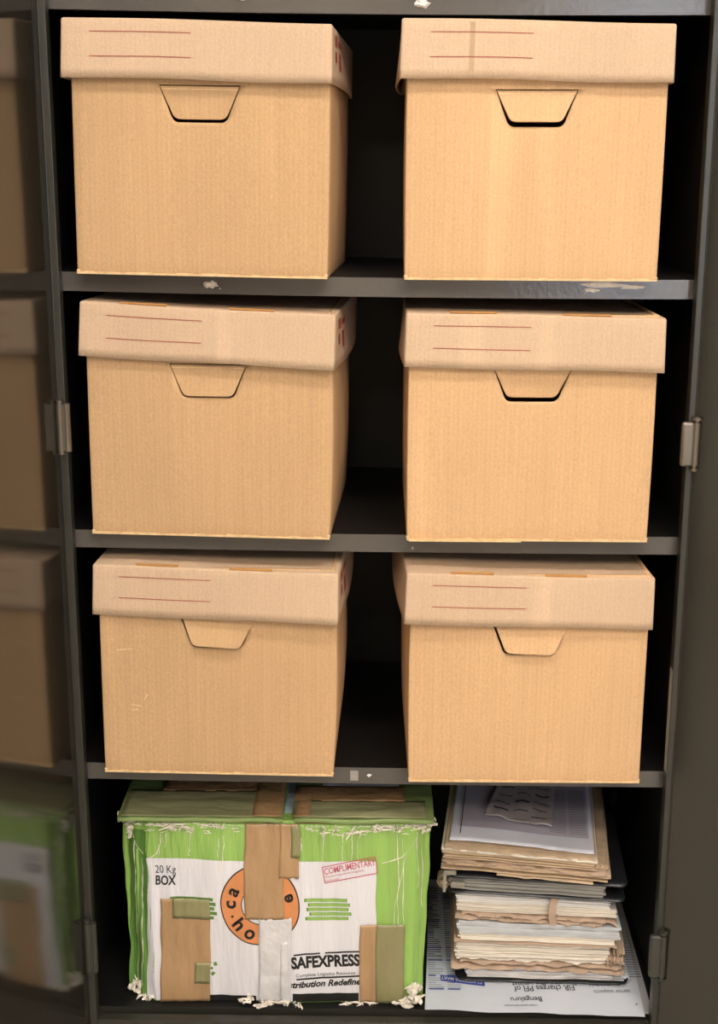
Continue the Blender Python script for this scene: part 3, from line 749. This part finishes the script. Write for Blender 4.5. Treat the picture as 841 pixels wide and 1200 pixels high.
merge(link('printing', bm, [INK, BLUEP, NEWS, GREYP], npt), pg)

# ------------------------------------------------------------ stack of files and papers
WH = mat('white_sheets', (234, 231, 230), .75, var=.12, vscale=40, stretch=(.4, 1, 14))
CREAM = mat('cream_sheets', (230, 222, 210), .8, var=.14, vscale=40, stretch=(.4, 1, 14))
OLD = mat('aged_sheets', (196, 172, 144), .85, var=.18, vscale=40, stretch=(.5, 1, 14))
PINKT = mat('tan_file_board', (178, 154, 134), .85, var=.14, vscale=30)
PLAS = mat('clear_plastic_sleeve', (200, 203, 208), .25, var=.14, vscale=30, stretch=(1, 1, 6))
BLKP = mat('black_plastic_cover', (34, 36, 40), .32, var=.1, vscale=20)
LILAC = mat('printed_white_sheet', (222, 224, 238), .5, bump=.0008, bscale=20, var=.05, vscale=14)
PRINTG = mat('grey_print', (120, 116, 128), .8)

def sheets(parent, name, x0, x1, y0, y1, z0, z1, m, seed, n=None, jit=.003, wave=.0012, nx=26, sag=0.):
    """bundle of n slightly misaligned, wavy sheets as one mesh"""
    rn = random.Random(seed); n = n or max(2, int((z1-z0)/.0022)); bm = bmesh.new(); t = (z1-z0)/n
    for k in range(n):
        a, b = x0+rn.uniform(-jit, jit), x1+rn.uniform(-jit, jit); c, d = y0+rn.uniform(-jit, jit)*.8, y1
        r = rn.uniform(-.006, .006); za = z0+k*t; vs = len(bm.verts)
        sub = bmesh.new(); gridbox(sub, a, b, c, d, za+t*.06, za+t*.94, nx, 4, 1)
        def f(p):
            u = (p.x-x0)/(x1-x0)
            return (p.x+.0012*noise.noise(Vector((p.z*400, p.y*30, seed))), p.y+r*(p.x-(x0+x1)/2)+.0018*noise.noise(Vector((p.x*26, k*.35, seed))),
                    p.z+wave*noise.noise(Vector((p.x*13, p.y*8, seed+k*.12)))-sag*math.sin(PI*max(0, min(1, u))))
        deform(sub, f)
        tmp = bpy.data.meshes.new('x'); sub.to_mesh(tmp); sub.free(); bm.from_mesh(tmp); bpy.data.meshes.remove(tmp)
    return link(name, bm, m, parent)

def ragged(parent, name, x0, x1, y0, y1, z, m, seed, th=.0012, amp=.006, droop=.004, nx=70, ny=24, rc=.0, lift=None):
    """single board or sheet with a worn, drooping front edge"""
    bm = bmesh.new(); V, Fc = rect2d(0, 0, 1, 1, nx, ny)
    def f(u, v):
        x = x0+(x1-x0)*u; e = 1-v
        y = y0+(y1-y0)*v + amp*noise.noise(Vector((u*9, seed, 0)))*e**2 + .4*amp*noise.noise(Vector((u*37, seed, 4)))*e**4
        if rc:                                     # rounded front corners
            for ex in (x-x0, x1-x):
                if ex < rc and y-y0 < rc: y = max(y, y0+rc-math.sqrt(max(0, rc*rc-(rc-ex)**2)))
        zz = z + .0012*noise.noise(Vector((u*8, v*5, seed))) - droop*max(0, (e-.86)/.14)**1.5*(.5+noise.noise(Vector((u*11, seed, 9))))
        if lift: zz += lift(u, v)
        return (x, y, zz)
    put(bm, V, Fc, f); o = link(name, bm, m, parent, True)
    md = o.modifiers.new('s', 'SOLIDIFY'); md.thickness = th; md.offset = 0; return o

YB = .40
def turn(t, dz, ry, rz, p=(.26, .20, 0)):
    """tilt and turn a thing about the middle of the stack"""
    M = Matrix.Translation(Vector(p)+Vector((0, 0, dz))) @ Matrix.Rotation(math.radians(rz), 4, 'Z') @ Matrix.Rotation(math.radians(ry), 4, 'Y') @ Matrix.Translation(-Vector(p))
    t.matrix_basis = M
    for c in t.children: c.matrix_parent_inverse = Matrix()
GRP = 'files and papers stacked on the newspaper'
# 1 bottom: dark folder with two sleeves of white sheets
t = thing('document_folder', 'dark folder of white sheets, lowest of the paper stack, lying on newspaper', 'folder', (0, 0, 0), group=GRP)
ragged(t, 'cover', .134, .412, .094, YB, .1268, BLKP, 1, .002, .001, .0, rc=.02)
sheets(t, 'paper_sheets', .150, .400, .104, YB, .1285, .1395, WH, 2); sheets(t, 'paper_sheets', .140, .398, .106, YB, .1405, .1540, WH, 3)
ragged(t, 'plastic_sleeve', .385, .411, .098, YB, .1405, PLAS, 4, .001, .002, .01, nx=14)
turn(t, 0, 0, -1.5)
# 2 tan board file with white sheets
t = thing('paper_file', 'worn tan file with ragged folded lower edge, just above the dark bottom folder', 'file', (0, 0, 0), group=GRP)
ragged(t, 'cover', .128, .402, .082, YB, .1590, PINKT, 11, .0016, .009, .007); ragged(t, 'cover', .142, .398, .086, YB, .1655, PINKT, 12, .0014, .010, .006)
ragged(t, 'cover', .136, .402, .090, YB, .1700, CREAM, 19, .0014, .010, .005)
sheets(t, 'paper_sheets', .136, .376, .088, YB, .1725, .1990, CREAM, 13, wave=.0016)
ragged(t, 'flap', .372, .400, .084, .34, .1840, PINKT, 14, .002, .006, .020, nx=16)
ragged(t, 'flap', .384, .402, .090, .34, .1960, PINKT, 15, .002, .006, .024, nx=12)
turn(t, 0, .2, -2.5, (.26, .2, .165))
# 3 plastic file
t = thing('plastic_file', 'clear plastic file of pale sheets below the file tied with a tan strap', 'file', (0, 0, 0), group=GRP)
ragged(t, 'cover', .132, .388, .080, YB, .2035, PINKT, 21, .0014, .003, .003)
sheets(t, 'paper_sheets', .140, .386, .084, YB, .2055, .2150, CREAM, 22, wave=.0014); sheets(t, 'plastic_sleeve', .138, .390, .080, YB, .2160, .2390, PLAS, 23, n=5, wave=.002)
turn(t, .0005, .4, -2.5, (.26, .2, .22))
# 4 tied file
t = thing('tied_file', 'bundle of white sheets tied with a tan strap, ragged brown edge beneath', 'file', (0, 0, 0), group=GRP)
ragged(t, 'cover', .136, .388, .076, YB, .2440, PINKT, 31, .002, .010, .006); ragged(t, 'cover', .146, .372, .078, YB, .2480, PINKT, 32, .002, .010, .004)
sheets(t, 'paper_sheets', .138, .386, .084, YB, .2500, .2660, CREAM, 33, wave=.0018); sheets(t, 'paper_sheets', .138, .376, .082, YB, .2668, .2860, WH, 34, wave=.0018)
bm = bmesh.new(); gridbox(bm, .283, .294, .072, .0745, .240, .288, 1, 1, 10); gridbox(bm, .283, .294, .0745, .35, .2870, .2882, 1, 6, 1)
deform(bm, lambda p: (p.x+.002*math.sin(p.z*90), p.y+.001*math.sin(p.z*160), p.z)); link('strap', bm, PINKT, t)
turn(t, .0032, .5, -4, (.26, .2, .265))
# 5 black plastic file
t = thing('black_file', 'black plastic file with grey sheets and a pale clip at its left end', 'file', (0, 0, 0), group=GRP)
ragged(t, 'cover', .124, .398, .066, YB, .2905, BLKP, 41, .002, .001, .0, rc=.012)
sheets(t, 'paper_sheets', .128, .366, .072, YB, .2930, .3140, mat('grey_sheets', (150, 148, 144), .4, var=.16, vscale=30, stretch=(.5, 1, 8)), 42, n=6, wave=.0024)
ragged(t, 'cover', .122, .400, .064, YB, .3175, BLKP, 43, .003, .001, .0, rc=.012)
bm = bmesh.new(); gridbox(bm, .116, .121, .058, .062, .292, .330, 1, 1, 3); gridbox(bm, .116, .136, .058, .062, .322, .330, 3, 1, 3); gridbox(bm, .128, .150, .062, .070, .300, .309, 4, 2, 2)
deform(bm, lambda p: p+Vector((0, .001*math.sin(p.z*200), .002*noise.noise(p*60)))); sharp_bevel(bm, .001); tag(link('clip', bm, mat('pale_clip_plastic', (142, 138, 126), .4, var=.15, vscale=70), t), 'pale plastic clip')
turn(t, .0042, .9, -4, (.26, .2, .30))
# 6 bundle of aged papers
t = thing('paper_bundle', 'thick bundle of yellowed brown-edged papers near the top of the stack', 'papers', (0, 0, 0), group=GRP)
ragged(t, 'cover', .205, .352, .058, YB, .3262, OLD, 50, .001, .002, .0)
sheets(t, 'paper_sheets', .122, .374, .064, YB-.02, .3285, .3420, OLD, 51, wave=.003, jit=.006); ragged(t, 'cover', .120, .372, .060, YB, .3440, PINKT, 52, .002, .008, .006)
sheets(t, 'paper_sheets', .120, .352, .062, YB-.02, .3465, .3600, OLD, 53, wave=.003, jit=.004)
ragged(t, 'cover', .118, .356, .058, YB, .3620, CREAM, 54, .0028, .003, .0); ragged(t, 'cover', .122, .354, .058, YB, .3665, OLD, 55, .0012, .006, .005)
ragged(t, 'flap', .350, .374, .075, YB, .3500, OLD, 56, .0016, .005, .012, nx=14)
turn(t, .0055, 1.7, -6.5, (.24, .2, .34))
# 7 printed sheet on top
t = thing('printed_sheet', 'large white printed sheet topping the paper stack under the shelf', 'paper', (0, 0, 0), group=GRP)
o = ragged(t, 'page', .130, .352, .072, YB, .3705, LILAC, 61, .0008, .002, .0, lift=lambda u, v: .0016*math.sin(5*u+3*v))
bm = bmesh.new(); rn = random.Random(8)
def zt(x, y):
    return .3722+.0016*math.sin(5*(x-.13)/.222+3*(y-.072)/.328)+.0012
V, Fc = rect2d(.142, .115, .345, .30, 14, 14); put(bm, V, Fc, lambda x, y: (x, y, zt(x, y)-.0006), 1)
for k in range(26):
    for c in range(2):
        y = .125+k*.006; x = .285+c*.030; V, Fc = rect2d(x, y, x+.026, y+.0016, 2, 1); put(bm, V, Fc, lambda x, y: (x, y, zt(x, y)), 0)
V, Fc = rect2d(.145, .09, .1465, .30, 1, 10); put(bm, V, Fc, lambda x, y: (x-.0, y, zt(x, y)), 2)
bake(o); merge(link('printing', bm, [PRINTG, mat('lilac_tint', (186, 180, 196), .7), INK], t), o)
turn(t, .0065, 1.9, -6.5, (.24, .2, .37))
# 8 crumpled slip of newspaper on the very top
t = thing('newspaper_clipping', 'crumpled grey newspaper clipping lying on the large printed sheet', 'newspaper', (0, 0, 0))
bm = bmesh.new(); V, Fc = rect2d(0, 0, 1, 1, 30, 30)
def cz(u, v): return .3790+.004*abs(noise.noise(Vector((u*4, v*4, 1.7))))+.002*math.sin(9*u+6*v)
cp2 = lambda u, v: (.178+.108*u+.018*v*(1-u)+.012*v, .150+.17*v-.026*u+.004*noise.noise(Vector((u*7, 1, 1))), cz(u, v))
put(bm, V, Fc, cp2); o = link('page', bm, mat('grey_newsprint', (176, 168, 172), .6, bump=.002, bscale=50, var=.1, vscale=30), t, True)
md = o.modifiers.new('s', 'SOLIDIFY'); md.thickness = .0006
bm = bmesh.new()
for k in range(15):
    for q in range(3):
        u0 = .1+q*.29; v0 = .1+k*.055
        if (k*7+q*5) % 3 != 1: continue
        V, Fc = rect2d(u0, v0, u0+.22, v0+(.034 if k % 4 == 1 else .016), 6, 1); put(bm, V, Fc, lambda u, v: (lambda a: (a[0], a[1], a[2]+.0007))(cp2(u, v)))
bake(o); merge(link('printing', bm, INK, t), o)
turn(t, .0065, 1.9, -5, (.24, .2, .37))
# crumpled brown scrap tucked left of the stack
bm = bmesh.new(); r = bmesh.ops.create_icosphere(bm, subdivisions=4, radius=.012, matrix=Matrix.Translation((.113, .11, .300)) @ Matrix.Diagonal((1, 2, .9, 1)))
for v in bm.verts: v.co += v.normal*0+Vector((noise.noise(v.co*120), noise.noise(v.co*120+Vector((5, 5, 5))), noise.noise(v.co*120+Vector((9, 1, 3)))))*.010
tag(link('paper_scrap', bm, PINKT), 'crumpled brown paper scrap tucked beside the black file clip', 'paper')
